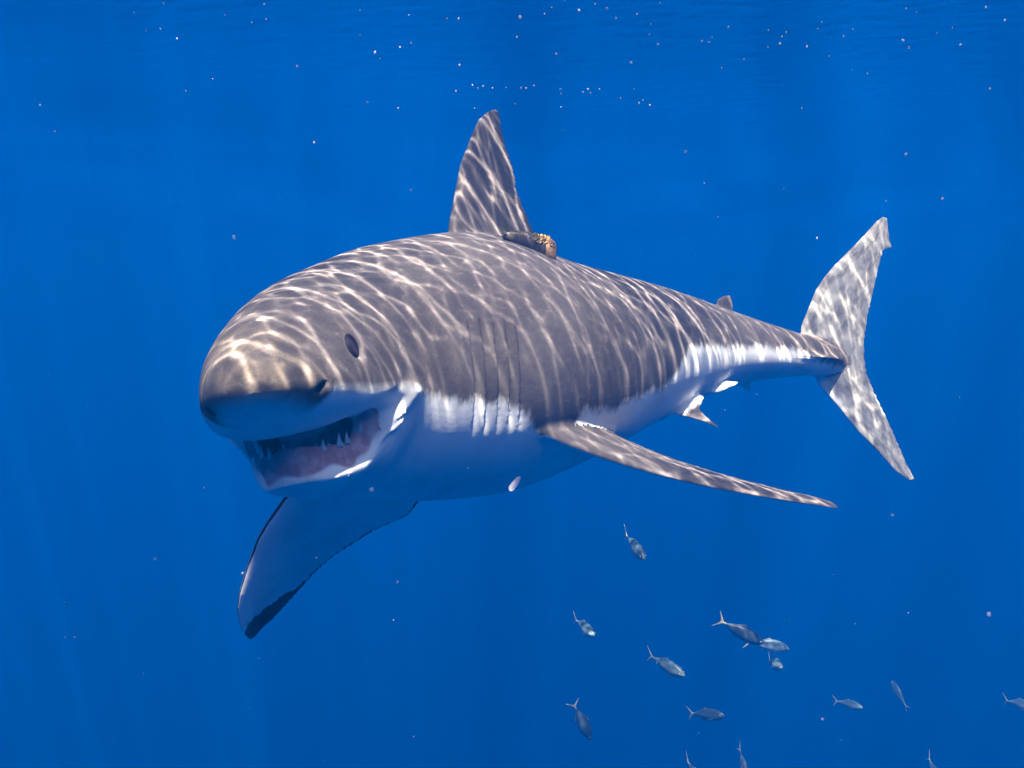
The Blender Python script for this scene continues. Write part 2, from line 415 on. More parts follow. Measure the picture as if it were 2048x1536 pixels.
def all_fins():
    rng=np.random.default_rng(5); out={}
    # ---- first dorsal: in the plane of the spine and the back's up direction
    P,T,L,U=frame(1.35)
    n=unit(L)
    LE=[(884,520),(888,490),(897,457),(909,393),(921,328),(934,296),(946,264),(958,239),(973,226),(984,220)]
    TE=[(1092,540),(1082,505),(1070,470),(1060,450),(1054,432),(1047,418),(1040,400),(1031,378),(1029,353),(1018,314),(1010,291),(1001,252),(998,226),(993,220)]
    out['dorsal']=fin(on_plane(LE,P,n),on_plane(TE,P,n),n,.055,rows=90,cols=30,rng=rng,jag=.004,flare=lambda s:.045*max(0,(.22-s)/.22)**2)+(n,)
    # ---- second dorsal
    P,T,L,U=frame(2.62); n=unit(L)
    out['dorsal2']=fin(on_plane([(1422,630),(1430,605),(1438,597),(1448,592)],P,n),on_plane([(1470,640),(1466,617),(1464,600),(1460,591)],P,n),n,.07,rows=16,cols=12)+(n,)
    # ---- caudal
    P,T,L,U=frame(3.30)
    Tc=unit(np.array([math.sin(math.radians(66)),math.cos(math.radians(66)),-.05])); n=unit(np.cross(Tc,U)); 
    if n[1]>0: n=-n
    P=P
    up_LE=[(1606,720),(1598,668),(1604,648),(1612,630),(1632,580),(1648,556),(1667,533),(1702,498),(1729,470),(1753,443),(1766,434)]
    up_TE=[(1716,730),(1727,713),(1729,702),(1727,689),(1735,630),(1745,588),(1757,533),(1766,499),(1775,497),(1784,494),(1779,482),(1776,459),(1774,437)]
    lo_LE=[(1606,690),(1622,735),(1633,765),(1655,791),(1682,822),(1717,865),(1757,904),(1792,943),(1822,962)]
    lo_TE=[(1716,685),(1727,705),(1729,722),(1733,748),(1749,787),(1772,834),(1792,880),(1811,923),(1829,959)]
    out['caudal_up']=fin(on_plane(up_LE,P,n),on_plane(up_TE,P,n),n,.05,rows=80,cols=26,rng=rng,jag=.002)+(n,)
    out['caudal_lo']=fin(on_plane(lo_LE,P,n),on_plane(lo_TE,P,n),n,.05,rows=80,cols=26,rng=rng,jag=.002)+(n,)
    # ---- near pectoral: seen almost edge-on
    R=at(1082,864,2.86); tipp=at(1674,1016,3.12)
    span=tipp-R; C=unit(np.array([.42,.90,-.045]))
    n=unit(np.cross(span,C)); n=n if n[2]>0 else -n
    LE=[];TE=[]
    inner=unit(np.array([-.80,.58,.12]))
    for s in np.linspace(-.25,1,40):
        ss=max(s,0)
        p=R+span*ss+np.array([0,0,-1])*(.03*math.sin(math.pi*ss**.8))+np.array([-.3,-.6,0])*.045*math.sin(math.pi*ss**.8)
        if s<0: p=p+inner*(-s*.9)
        ch=np.interp(s,[-.25,0,.15,.4,.7,.9,.97,1],[.36,.36,.34,.27,.19,.13,.085,.02])
        LE.append(p); TE.append(p+C*ch)
    out['pect_near']=fin(LE,TE,n,.058,rows=90,cols=34,rng=rng,jag=.003,flare=lambda s:.035*max(0,(.38-s)/.38)**2,camber=.02)+(n,)
    # ---- far pectoral, its white underside towards us
    a,b,c=at(576,983,2.80),at(499,1278,2.95),at(834,1008,3.02)
    n=unit(np.cross(b-a,c-a)); n=n if n[1]<0 else -n
    LE=[(690,860),(630,925),(576,983),(555,1013),(534,1043),(515,1076),(501,1113),(487,1156),(478,1188),(474,1217),(478,1245),(488,1268),(497,1277)]
    TE=[(880,900),(858,965),(834,1008),(815,1031),(787,1043),(745,1062),(698,1092),(665,1113),(628,1146),(599,1179),(569,1212),(545,1238),(524,1256),(510,1273),(502,1278)]
    out['pect_far']=fin(on_plane(LE,a,n),on_plane(TE,a,n),n,.05,rows=150,cols=40,rng=rng,jag=.0024,camber=.015)+(n,)
    # ---- pelvic fins
    P,T,L,U=frame(2.2)
    def pel(LEr,TEr,D,nn,r=24,cc=16,th=.07):
        p=at(*LEr[0],D); return fin(on_plane(LEr,p,nn),on_plane(TEr,p,nn),nn,th,rows=r,cols=cc,rng=rng,jag=.001)+(nn,)
    nn=unit(np.array([-.25,-.55,.75]))
    out['pelv_near']=pel([(1315,810),(1333,826),(1355,830),(1378,834),(1409,843),(1434,855)],[(1360,770),(1409,790),(1403,806),(1397,818),(1417,838),(1436,853)],3.62,nn,30)
    out['pelv_near2']=None
    nn=unit(np.array([.15,-.75,.6]))
    out['clasper']=pel([(1350,790),(1370,788),(1400,789),(1436,786),(1460,775),(1474,768)],[(1360,770),(1378,770),(1400,766),(1430,763),(1455,762),(1476,764)],3.66,nn,24,14,.16)
    out['pelv_far']=pel([(1300,830),(1285,852),(1283,853)],[(1350,810),(1337,832),(1325,840)],3.9,nn,14)
    P,T,L,U=frame(2.78); n=unit(L); P=P+L*.02
    out['anal']=fin(on_plane([(1462,740),(1470,757),(1480,772),(1494,781)],P,n),on_plane([(1505,735),(1503,755),(1501,770),(1500,781)],P,n),n,.07,rows=16,cols=12)+(n,)
    return {k:v for k,v in out.items() if v is not None}
# ================================================================== the shark: one skin over body and fins, then eyes and teeth
BORDER=usq([0,.018,.06,.10,.136,.165,.235,.38,.49,.583,.745,.89,1.0,1.13,1.28,1.53,1.70,1.85,1.95,2.03,2.08,2.3,2.8,2.97,3.1,3.3],
           [-.036,-.040,-.054,-.070,-.080,-.050,-.060,-.071,-.078,-.103,-.125,-.138,-.150,-.170,-.185,-.192,-.165,-.14,-.115,-.05,-.008,.014,.030,.020,-.006,-.03])
def shark_material():
    nt=NT('shark_skin')
    rest=nt.n('Attribute',attribute_name='rest').outputs['Vector']
    pale=nt.attr('pale'); mouth=nt.attr('mouth'); gum=nt.attr('gum'); finm=nt.attr('fin'); scar=nt.attr('scar'); dots=nt.attr('pores')
    # ragged edge between the slate back and the white belly
    sepr=nt.n('SeparateXYZ'); nt.link(rest,sepr.inputs[0]); rag=nt.ramp(sepr.outputs[0],.35,.85,.28,1.0)
    n1=nt.noise(nt.scale(rest,(1.25,.5,.38)),11,4,.62); n2=nt.noise(nt.scale(rest,(1.8,1,.9)),38,3,.6)
    edge=nt.math('MULTIPLY_ADD',rag,nt.math('ADD',nt.math('MULTIPLY',nt.math('SUBTRACT',n1,.5),.085),nt.math('MULTIPLY',nt.math('SUBTRACT',n2,.5),.035)),pale)
    white=nt.ramp(edge,-.019,.021)
    # slate-brown back with soft mottling and fine scratches
    m1=nt.noise(rest,4.5,5,.6); m2=nt.noise(nt.scale(rest,(1,2.5,2.5)),26,4,.65); m3=nt.noise(rest,160,2,.5)
    back=nt.mix(nt.ramp(m1,.3,.72),(.080,.069,.075),(.124,.108,.108))
    back=nt.mix(nt.ramp(m2,.48,.78,0,.7),back,(.165,.145,.128))
    back=nt.mix(nt.ramp(m3,.45,.75,0,.38),back,(.05,.045,.045))
    sc=nt.noise(nt.scale(rest,(6,40,22)),3.2,3,.6,dist=1.4)
    back=nt.mix(nt.ramp(sc,.68,.72,0,.45),back,(.25,.22,.2))
    # tail and snout are paler, pored
    fn=nt.noise(rest,16,5,.68); back=nt.mix(nt.math('MULTIPLY',nt.attr('fade'),nt.ramp(fn,.36,.60,.30,1.0)),back,nt.mix(finm,(.29,.235,.18),(.46,.45,.41)))
    pv=nt.n('TexVoronoi'); pv.inputs['Scale'].default_value=130; nt.link(rest,pv.inputs['Vector'])
    pore=nt.math('MULTIPLY',nt.ramp(pv.outputs['Distance'],.30,.12),dots)
    back=nt.mix(nt.math('MULTIPLY',pore,nt.ramp(m2,.35,.7,.1,.6)),back,(.02,.018,.018))
    b1=nt.noise(rest,7,4,.6); belly=nt.mix(nt.ramp(b1,.35,.7),(.84,.85,.83),(.72,.73,.72))
    bs=nt.noise(nt.scale(rest,(5,20,30)),4,3,.6,dist=1.2); belly=nt.mix(nt.ramp(bs,.66,.73,0,.45),belly,(.35,.34,.36))
    col=nt.mix(white,back,belly)
    # black border and tip on the underside of the pectoral fins
    d1=nt.noise(rest,22,4,.6)
    blk=nt.ramp(nt.math('ADD',nt.attr('black'),nt.math('MULTIPLY',nt.math('SUBTRACT',d1,.5),.12)),-.01,.012)
    col=nt.mix(blk,col,(.018,.017,.022))
    col=nt.mix(nt.math('MULTIPLY',scar,.85),col,(.62,.50,.43))
    # mouth lining, gums
    q1=nt.noise(rest,30,5,.65)
    lining=nt.mix(nt.ramp(q1,.35,.7),(.68,.42,.43),(.80,.56,.57))
    gums=nt.mix(nt.ramp(q1,.38,.66),(.44,.23,.25),(.62,.42,.43))
    col=nt.mix(mouth,col,nt.mix(gum,lining,gums))
    p=nt.n('BsdfPrincipled'); nt.link(col,p.inputs['Base Color']); p.inputs['Roughness'].default_value=.72
    p.inputs['Specular IOR Level'].default_value=.07
    bump=nt.n('Bump'); bump.inputs['Strength'].default_value=.25; bump.inputs['Distance'].default_value=.004
    hb=nt.math('ADD',nt.math('MULTIPLY',m2,.6),nt.math('ADD',nt.math('MULTIPLY',m3,.12),nt.math('MULTIPLY',nt.math('MULTIPLY',q1,mouth),2.0)))
    nt.link(hb,bump.inputs['Height']); nt.link(bump.outputs[0],p.inputs['Normal'])
    nt.link(p.outputs[0],nt.out.inputs[0]); return nt.m
ATTRS=('pale','mouth','gum','fin','scar','pores','fade','black','seam')
def body_fields(R):
    x,y,z=R.T; n=len(R); A={k:np.zeros(n) for k in ATTRS}
    ay=np.abs(y)
    A['pale']=BORDER(x)-z-.10*np.exp(-(((x-1.27)/.11)**2+((z+.215)/.065)**2)**1.5)*(y>0)
    # far side of the animal carries its border a little lower
    # mouth: the carved cavity, with a strip of gum along the inside of the lower lip
    C=cavity(x,y,z); lz=lip_z(x,y)
    wi0=np.minimum(jaw_w(x-.022)*.92,w_f(x)*.82)-.018
    inside=((C<.0075)&(x>JF-.01)&(x<.62))|((ay<wi0-.02)&(x>JF+.05)&(x<.52)&(z>lz-.045)&(z<a_f(x)+.03))
    lip_in=(z<lz+.008)
    A['mouth']=np.where(inside,1.,0.)
    wi=np.minimum(jaw_w(x),w_f(x)*.83); inner=sstep(.020,.012,wi-ay)  # 0 on inner side, 1 at outer lip edge
    gumz=sstep(lz-.016,lz-.006,z+.006*np.sin(x*90)+.005*np.sin(y*70))*sstep(lz+.072,lz+.066,z)*(ay<wi+.006)*(x>JF-.005)*sstep(.50,.47,x)*(z<a_f(x)-.004)
    A['mouth']=np.maximum(A['mouth'],gumz)
    A['gum']=np.maximum(gumz,np.where((z<lz+.052)&(z>lz-.03),1.,0)*A['mouth'])
    for (sx,sy,sz,r) in ((.035,.028,.043,.006),(.03,.0,.054,.004),(.16,.02,.131,.007),(.19,.09,.130,.004),(.2,.096,.128,.003),(.136,.103,-.072,.0045)):
        A['scar']=np.maximum(A['scar'],sstep(r*1.5,r*.6,np.sqrt((x-sx)**2+(y-sy)**2+(z-sz)**2)))
    A['pores']=sstep(.30,.10,x)*sstep(.16,.04,z)*sstep(-.08,-.03,z)
    A['fade']=.8*sstep(.17,.04,x)*sstep(-.075,-.03,z)*(1-.75*np.exp(-((z-.045)/.02)**2))+.4*sstep(2.7,3.2,x)
    # dark nostril and labial corner
    d2=((x-.132)/.014)**2+((ay-.118)/.03)**2+((z+.042-.5*(x-.132))/.009)**2
    d2=np.where(y<0,((x-.088)/.022)**2+((y+.100)/.03)**2+((z+.044)/.014)**2,d2)
    A['black']=np.clip(.12-.11*d2,-1,1)
    return A
def shark():
    R,Q=build_body(1.0); solver='MANIFOLD' if closed(Q)==0 else 'EXACT'; print('skin solver',solver,closed(Q))
    root=bpy.data.objects.new('shark',None); COL.objects.link(root)
    root.location=SP.map(np.array([1.4,0,0.])); root.empty_display_size=.3
    tag(root,'great white shark with open toothy mouth, slate back and white belly','shark')
    off=np.array(root.location)
    mat=shark_material()
    A=body_fields(R)
    body=mesh_object('body',SP.map(R)-off,Q,mat)
    src_co=[SP.map(R)-off]; src=[A]; src_rest=[R]
    fins=[]
    for name,(V,FQ,sc,nrm) in all_fins().items():
        o=mesh_object('fin_'+name,V-off,FQ,mat); fins.append(o)
        bm=bmesh.new(); bm.from_mesh(o.data); bmesh.ops.recalc_face_normals(bm,faces=bm.faces); bm.to_mesh(o.data); bm.free()
        B={k:np.zeros(len(V)) for k in ATTRS}; s,c,sd=sc.T
        B['seam'][:]=1; B['fin'][:]=1; B['pale'][:]=-.3; B['black'][:]=-1.
        if name.startswith('caudal'): B['fade'][:]=.85+.15*s*(name=='caudal_lo')
        if name=='caudal_lo': B['pale']=np.where(c<.22,.06-.25*c+.0*s,-.3)-.10*s
        if name=='pect_far':
            under=(V-V.mean(0))@nrm   # towards us
            front=sd>0
            edge=np.where(c>.5,(c-.978)*.9,(.016-c)*5)
            tipb=(s-.86)+.30*(c-.45)
            B['pale']=np.where(front,.3,-.3)
            B['black']=np.where(front,np.maximum(edge,tipb*1.1),-1.)
        if name=='pect_near':
            B['pale']=np.where(sd>0,-.3,.3); B['black']=np.where(sd<0,np.maximum((s-.8),(c-.95)),-1.)
        if name in ('pelv_near','pelv_far','clasper','anal'): B['pale']=(.115-.25*s) if name=='pelv_near' else .3+0*s
        if name=='dorsal': B['scar']=np.where((s>.985)&(c>.5),.7,0)
        src_rest.append(np.stack([s*.6+5,c*.4,sd*.05],1)); src_co.append(V-off); src.append(B)
    # weld the fins into the body: one continuous skin
    for o in fins:
        md=body.modifiers.new('weld','BOOLEAN'); md.operation='UNION'; md.object=o; md.solver=solver
    dg=bpy.context.evaluated_depsgraph_get(); dg.update()
    me=bpy.data.meshes.new_from_object(body.evaluated_get(dg))
    body.modifiers.clear(); old=body.data; body.data=me; me.name='body'; bpy.data.meshes.remove(old)
    for o in fins:
        d=o.data; bpy.data.objects.remove(o); bpy.data.meshes.remove(d)
    # round the junctions off into fillets
    nv=len(me.vertices); co=np.empty(nv*3,np.float32); me.vertices.foreach_get('co',co); co=co.reshape(-1,3).astype(float)
    # carry the markings over from the parts to the welded skin
    from mathutils.kdtree import KDTree
    pts=np.concatenate(src_co); kd=KDTree(len(pts))
    for i,p in enumerate(pts.tolist()): kd.insert(p,i)
    kd.balance(); near=np.fromiter((kd.find(p)[1] for p in co.tolist()),np.int64,nv)
    fattr(me,'rest',np.concatenate(src_rest)[near],'FLOAT_VECTOR')
    for k in ATTRS: fattr(me,k,np.concatenate([a[k] for a in src])[near])
    seam=np.concatenate([a['seam'] for a in src])[near]
    ed=np.empty(len(me.edges)*2,np.int32); me.edges.foreach_get('vertices',ed); ed=ed.reshape(-1,2)
    dif=np.abs(seam[ed[:,0]]-seam[ed[:,1]])>.02
    hot=np.zeros(nv); hot[ed[dif].ravel()]=1
    deg=np.bincount(ed.ravel(),minlength=nv).astype(float); deg[deg==0]=1
    def avg(v):
        out=np.zeros_like(v)
        for k in range(v.shape[1]):
            out[:,k]=np.bincount(ed[:,0],v[ed[:,1],k],nv)+np.bincount(ed[:,1],v[ed[:,0],k],nv)
        return out/deg[:,None]
    w=hot[:,None].copy()
    for _ in range(8): w=np.maximum(w,avg(w)*1.15)
    rest_=np.concatenate(src_rest)[near]
    corner=np.sqrt(((rest_[:,0]-.515)/.065)**2+((np.abs(rest_[:,1])-.215)/.05)**2+((rest_[:,2]+.105)/.055)**2)
    w=np.maximum(w,sstep(1.25,.7,corner)[:,None]); w=np.clip(w,0,1)
    for _ in range(36): co+=(avg(co)-co)*w*.55
    me.vertices.foreach_set('co',co.astype(np.float32).ravel())
    me.polygons.foreach_set('use_smooth',np.ones(len(me.polygons),bool)); me.update()
    body.parent=root; body.name='body'
    print('shark skin',nv,'verts, seam',int(hot.sum()))
    # ---- eyes
    nt=NT('shark_eye'); p=nt.n('BsdfPrincipled'); p.inputs['Base Color'].default_value=(.008,.006,.012,1); p.inputs['Roughness'].default_value=.65; p.inputs['Specular IOR Level'].default_value=.08
    nt.link(p.outputs[0],nt.out.inputs[0])
    yy=np.linspace(.12,.24,241); ey=float(yy[np.argmin(np.abs(body_sdf(np.full(241,.277),yy,np.full(241,.037))))])
    for sgn in (1,-1):
        b=SP.map(np.array([.277,sgn*ey,.037])); e=1e-3
        nx=np.array([-.38,sgn*.88,.28]); nx/=np.linalg.norm(nx)
        N=Vector(SP.map(np.array([.277,sgn*ey,.037])+nx*e)-b).normalized()
        T=Vector(SP.map(np.array([.277+e,sgn*ey,.037]))-b).normalized(); T=(T-N*T.dot(N)).normalized(); Bn=(N.cross(T)+T*.55).normalized(); T=Bn.cross(N)
        V=[];Fq=[];nu,nv_=28,14
        for j in range(nv_+1):
            a=math.pi*j/nv_
            for i in range(nu):
                t=2*math.pi*i/nu
                q=Vector(b-off)+T*(.023*math.sin(a)*math.cos(t))+Bn*(.037*math.sin(a)*math.sin(t))+N*(.0135*math.cos(a)-.004)
                V.append(q)
        for j in range(nv_):
            for i in range(nu): Fq.append((j*nu+i,(j+1)*nu+i,(j+1)*nu+(i+1)%nu,j*nu+(i+1)%nu))
        mesh_object('eye',V,Fq,nt.m,root)
    # ---- teeth
    nt=NT('shark_tooth'); p=nt.n('BsdfPrincipled'); p.inputs['Base Color'].default_value=(.62,.64,.64,1); p.inputs['Roughness'].default_value=.35
    nt.link(p.outputs[0],nt.out.inputs[0])
    bm=bmesh.new()   # a serrated, slightly hooked blade, root at the origin, point up +z
    rows=[(-.15,.0095,.0045),(0,.0088,.0045),(.3,.0062,.0036),(.6,.0038,.0026),(.85,.0016,.0014),(1.0,.0002,.0003)]
    rings=[]
    for h,w2,t2 in rows:
        rings.append([bm.verts.new((w2*math.cos(a)+.12*.012*h*h,t2*math.sin(a)-.004*h*h,.030*h)) for a in [2*math.pi*i/8 for i in range(8)]])
    for a,b in zip(rings[:-1],rings[1:]):
        for i in range(8): bm.faces.new((a[i],a[(i+1)%8],b[(i+1)%8],b[i]))
    bm.faces.new(rings[-1]); bm.faces.new(rings[0][::-1])
    tm=bpy.data.meshes.new('tooth'); bm.to_mesh(tm); bm.free(); tm.materials.append(nt.m)
    for f_ in tm.polygons: f_.use_smooth=True
    rng=random.Random(4)
    def tooth(q,upv,fw,sc_):
        e=1e-3; p0=SP.map(q); Uz=Vector(SP.map(q+upv*e)-p0).normalized(); X=Vector(SP.map(q+fw*e)-p0); X=(X-Uz*X.dot(Uz)).normalized(); Y=Uz.cross(X)
        M=Matrix((X,Y,Uz)).transposed().to_4x4(); M.translation=Vector(p0-off)
        o=bpy.data.objects.new('tooth',tm); COL.objects.link(o); o.parent=root; o.matrix_local=M@Matrix.Scale(sc_,4)
    # lower jaw, outer row then the row folded behind it
    for row,(ins,n,lean,dz,base) in enumerate(((.017,11,-.05,.034,.95),(.034,8,.9,.036,.62))):
        for sgn in (1,-1):
            for i in range(n):
                u=(i+.35+row*.5)/n; xx=JF+.014+.25*u**1.35+ins*.8*(1-u)
                y=max(.012+.012*i*(i<1),jaw_w(xx-ins*.75*(1-u)+.0)-ins) if i else .014
                if rng.random()<.24: continue
                q=np.array([xx,sgn*y,lip_z(np.array(xx),sgn*y)+dz]); 
                inw=np.array([.55,-sgn*.8,0]); inw/=np.linalg.norm(inw)
                upv=np.array([0,0,1.])+inw*lean; fw=np.array([.45+.5*u,sgn*(.9-.5*u),.1])
                tooth(q,upv,fw,base*(1.14-.45*u)*rng.uniform(.85,1.12))
    # upper jaw: only the points show below the lip
    for sgn in (1,-1):
        for i in (5,):
            u=(i+.5)/8; xx=JF+.04+.22*u; y=jaw_w(xx-.02)*.80
            q=np.array([xx,sgn*y,a_f(np.array(xx))+.010]); tooth(q,np.array([.25,-sgn*.15,-1.]),np.array([.6,sgn*.7,0.]),.6*rng.uniform(.85,1.1))
    return root
# ================================================================== the tag behind the fin
def point(px,py,D): return Vector(at(px,py,D))
def plain(name,col,rough=.6,noise=None,spec=.3,alpha=None):
    nt=NT(name); p=nt.n('BsdfPrincipled'); p.inputs['Roughness'].default_value=rough; p.inputs['Specular IOR Level'].default_value=spec
    if noise:
        tc=nt.n('TexCoord'); v=nt.noise(tc.outputs['Object'],noise[1],4,.6); nt.link(nt.mix(nt.ramp(v,.35,.68),col,noise[0]),p.inputs['Base Color'])
    else: p.inputs['Base Color'].default_value=tuple(col)+(1,)
    nt.link(p.outputs[0],nt.out.inputs[0]); return nt.m
def tracking_tag():
    a=point(1007,475,3.10); b=point(1101,499,3.20)
    X=(b-a); L=X.length; X.normalize(); Pn,T,Lv,U=frame(1.42); Z=Vector(U); Z=(Z-X*Z.dot(X)).normalized(); Y=Z.cross(X)
    root=bpy.data.objects.new('tracking_tag',None); COL.objects.link(root); root.location=a
    tag(root,'brown tag crusted with golden algae, fixed at the rear foot of the tall dorsal fin','tag')
    dark=plain('tag_casing',(.020,.018,.026),.5,((.055,.038,.026),60)); gold=plain('tag_algae',(.06,.07,.015),.8)
    nt=NT('tag_algae_growth'); tc=nt.n('TexCoord'); dp=nt.n('VectorMath',operation='DOT_PRODUCT'); nt.link(tc.outputs['Object'],dp.inputs[0]); dp.inputs[1].default_value=X/L
    vn=nt.noise(tc.outputs['Object'],70,3,.6); q=nt.math('ADD',dp.outputs['Value'],nt.math('MULTIPLY',nt.math('SUBTRACT',vn,.5),.6))
    p=nt.n('BsdfPrincipled'); nt.link(nt.mix(nt.ramp(q,.45,.95),(.045,.055,.012),(.60,.36,.07)),p.inputs['Base Color']); p.inputs['Roughness'].default_value=.8; nt.link(p.outputs[0],nt.out.inputs[0]); gold=nt.m; brown=plain('tag_end',(.13,.075,.045),.6,((.24,.14,.075),70))
    def loft(name,secs,mat,rough=0,seed=1):
        rng=random.Random(seed); V=[];Q=[];n=18
        for (t,w,h,dz) in secs:
            for i in range(n):
                g=2*math.pi*i/n; r=1+rng.uniform(-rough,rough)
                cx=abs(math.cos(g))**.6*math.copysign(1,math.cos(g)); cz=abs(math.sin(g))**.6*math.copysign(1,math.sin(g))
                V.append(X*(t*L)+Y*(w*cx*r)+Z*(dz+h*cz*r))
        m=len(secs)
        for j in range(m-1):
            for i in range(n): Q.append((j*n+i,j*n+(i+1)%n,(j+1)*n+(i+1)%n,(j+1)*n+i))
        Q.append(tuple(range(n))[::-1]); Q.append(tuple(range((m-1)*n,m*n)))
        return mesh_object(name,V,Q,mat,root)
    loft('casing',[(0,.006,.008,.006),(.10,.015,.018,.006),(.4,.022,.028,.004),(.75,.026,.034,-.004),(.96,.026,.034,-.008),(1.02,.020,.030,-.010)],dark,.05)
    loft('end_block',[(.80,.0275,.035,-.006),(.86,.029,.037,-.008),(.99,.029,.037,-.010),(1.04,.024,.033,-.012)],brown,.04,3)
    # algae: a fringe of little blades along the upper edge
    rng=random.Random(8); bm=bmesh.new()
    for i in range(520):
        t=rng.uniform(.0,.93); w=.004+.022*min(1,t*1.4); h=.014+.022*min(1,t*1.3)
        g=rng.uniform(.05,1.0)*math.pi*.98
        base=X*(t*L)+Y*(w*math.cos(g))+Z*(h*math.sin(g)+.004-.010*t)
        d=(Y*math.cos(g)*.6+Z*(math.sin(g)+.2)+X*rng.uniform(-.3,.9)+Y*rng.uniform(-.4,.4)).normalized()
        ln=rng.uniform(.006,.016); wd=rng.uniform(.0016,.0034); sd=d.cross(Vector((rng.uniform(-1,1),rng.uniform(-1,1),rng.uniform(-1,1)))).normalized()*wd
        v=[bm.verts.new(base-sd),bm.verts.new(base+sd),bm.verts.new(base+d*ln*.6+sd*.9),bm.verts.new(base+d*ln+sd.cross(d)*.5),bm.verts.new(base+d*ln*.6-sd*.9)]
        bm.faces.new(v)
    me=bpy.data.meshes.new('algae'); bm.to_mesh(me); bm.free(); me.materials.append(gold)
    o=bpy.data.objects.new('algae',me); COL.objects.link(o); o.parent=root; o['kind']='stuff'
# ================================================================== jacks (fish about 30 cm long)
def fish_materials():
    nt=NT('fish_skin'); at_=nt.n('Attribute',attribute_name='rest').outputs['Vector']; sep=nt.n('SeparateXYZ'); nt.link(at_,sep.inputs[0])
    n=nt.noise(at_,9,4,.6)
    z=nt.math('ADD',sep.outputs[2],nt.math('MULTIPLY',nt.math('SUBTRACT',n,.5),.05))
    side=nt.ramp(z,.10,-.06)
    br=nt.attr('bright'); c=nt.mix(side,nt.mix(br,(.010,.020,.032),(.06,.12,.15)),nt.mix(br,(.045,.080,.095),(.42,.58,.60)))
    c=nt.mix(nt.attr('gold'),c,(.42,.40,.20))
    c=nt.mix(nt.attr('clear'),c,(.30,.36,.36))
    p=nt.n('BsdfPrincipled'); nt.link(c,p.inputs['Base Color']); p.inputs['Roughness'].default_value=.4; p.inputs['Metallic'].default_value=.0
    nt.link(p.outputs[0],nt.out.inputs[0]); return nt.m
def fish_mesh():
    """one skin, unit length, snout at x=0, tail towards +x, back +z"""
    V=[];Q=[];G=[];Cl=[];R=[]
    prof=[(0,.006,.008,.008),(.015,.022,.028,.028),(.05,.045,.058,.056),(.11,.070,.090,.086),(.2,.090,.124,.118),(.32,.096,.143,.136),(.45,.084,.134,.128),(.58,.060,.100,.096),(.70,.030,.050,.050),(.78,.017,.026,.027),(.83,.013,.017,.018),(.86,.010,.015,.016)]
    n=20
    for x,w,t,b in prof:
        for i in range(n):
            g=2*math.pi*i/n; h=t if math.sin(g)>0 else b
            V.append((x,w*math.cos(g)*(1-.15*math.sin(g)**2),h*math.sin(g))); G.append(1. if x>.79 else 0.); Cl.append(0)
    for j in range(len(prof)-1):
        for i in range(n): Q.append((j*n+i,j*n+(i+1)%n,(j+1)*n+(i+1)%n,(j+1)*n+i))
    Q.append(tuple(range(n))[::-1]); Q.append(tuple(range((len(prof)-1)*n,len(prof)*n)))
    def blade(LE,TE,nrm,th,gold,clear,rows=10,cols=8):
        v,q,_=fin(np.array(LE,float),np.array(TE,float),np.array(nrm,float),th,rows,cols)
        o=len(V); V.extend(map(tuple,v)); Q.extend([tuple(int(a)+o for a in f) for f in q]); G.extend([gold]*len(v)); Cl.extend([clear]*len(v))
    for s in (1,-1):   # forked tail
        blade([(.82,0,-.004*s),(.87,0,.04*s),(.93,0,.10*s),(1.0,0,.165*s)],[(.90,0,-.002*s),(.905,0,.022*s),(.945,0,.085*s),(1.005,0,.163*s)],(0,1,0),.10,1.,0,14,8)
    for s in (1,-1):   # sickle-shaped pectoral fins
        blade([(.20,.060*s,-.02),(.26,.10*s,-.035),(.34,.135*s,-.06),(.42,.15*s,-.085)],[(.225,.062*s,-.05),(.275,.095*s,-.062),(.345,.13*s,-.075),(.425,.149*s,-.088)],(.3,.5*s,.8),.10,.25,.7,10,6)
    blade([(.36,0,.10),(.42,0,.145),(.46,0,.165)],[(.80,0,.018),(.60,0,.095),(.47,0,.16)],(0,1,0),.03,.1,.2,10,8)
    blade([(.48,0,-.09),(.52,0,-.13),(.55,0,-.145)],[(.80,0,-.02),(.64,0,-.08),(.56,0,-.142)],(0,1,0),.03,.1,.2,10,8)
    return np.array(V),Q,G,Cl
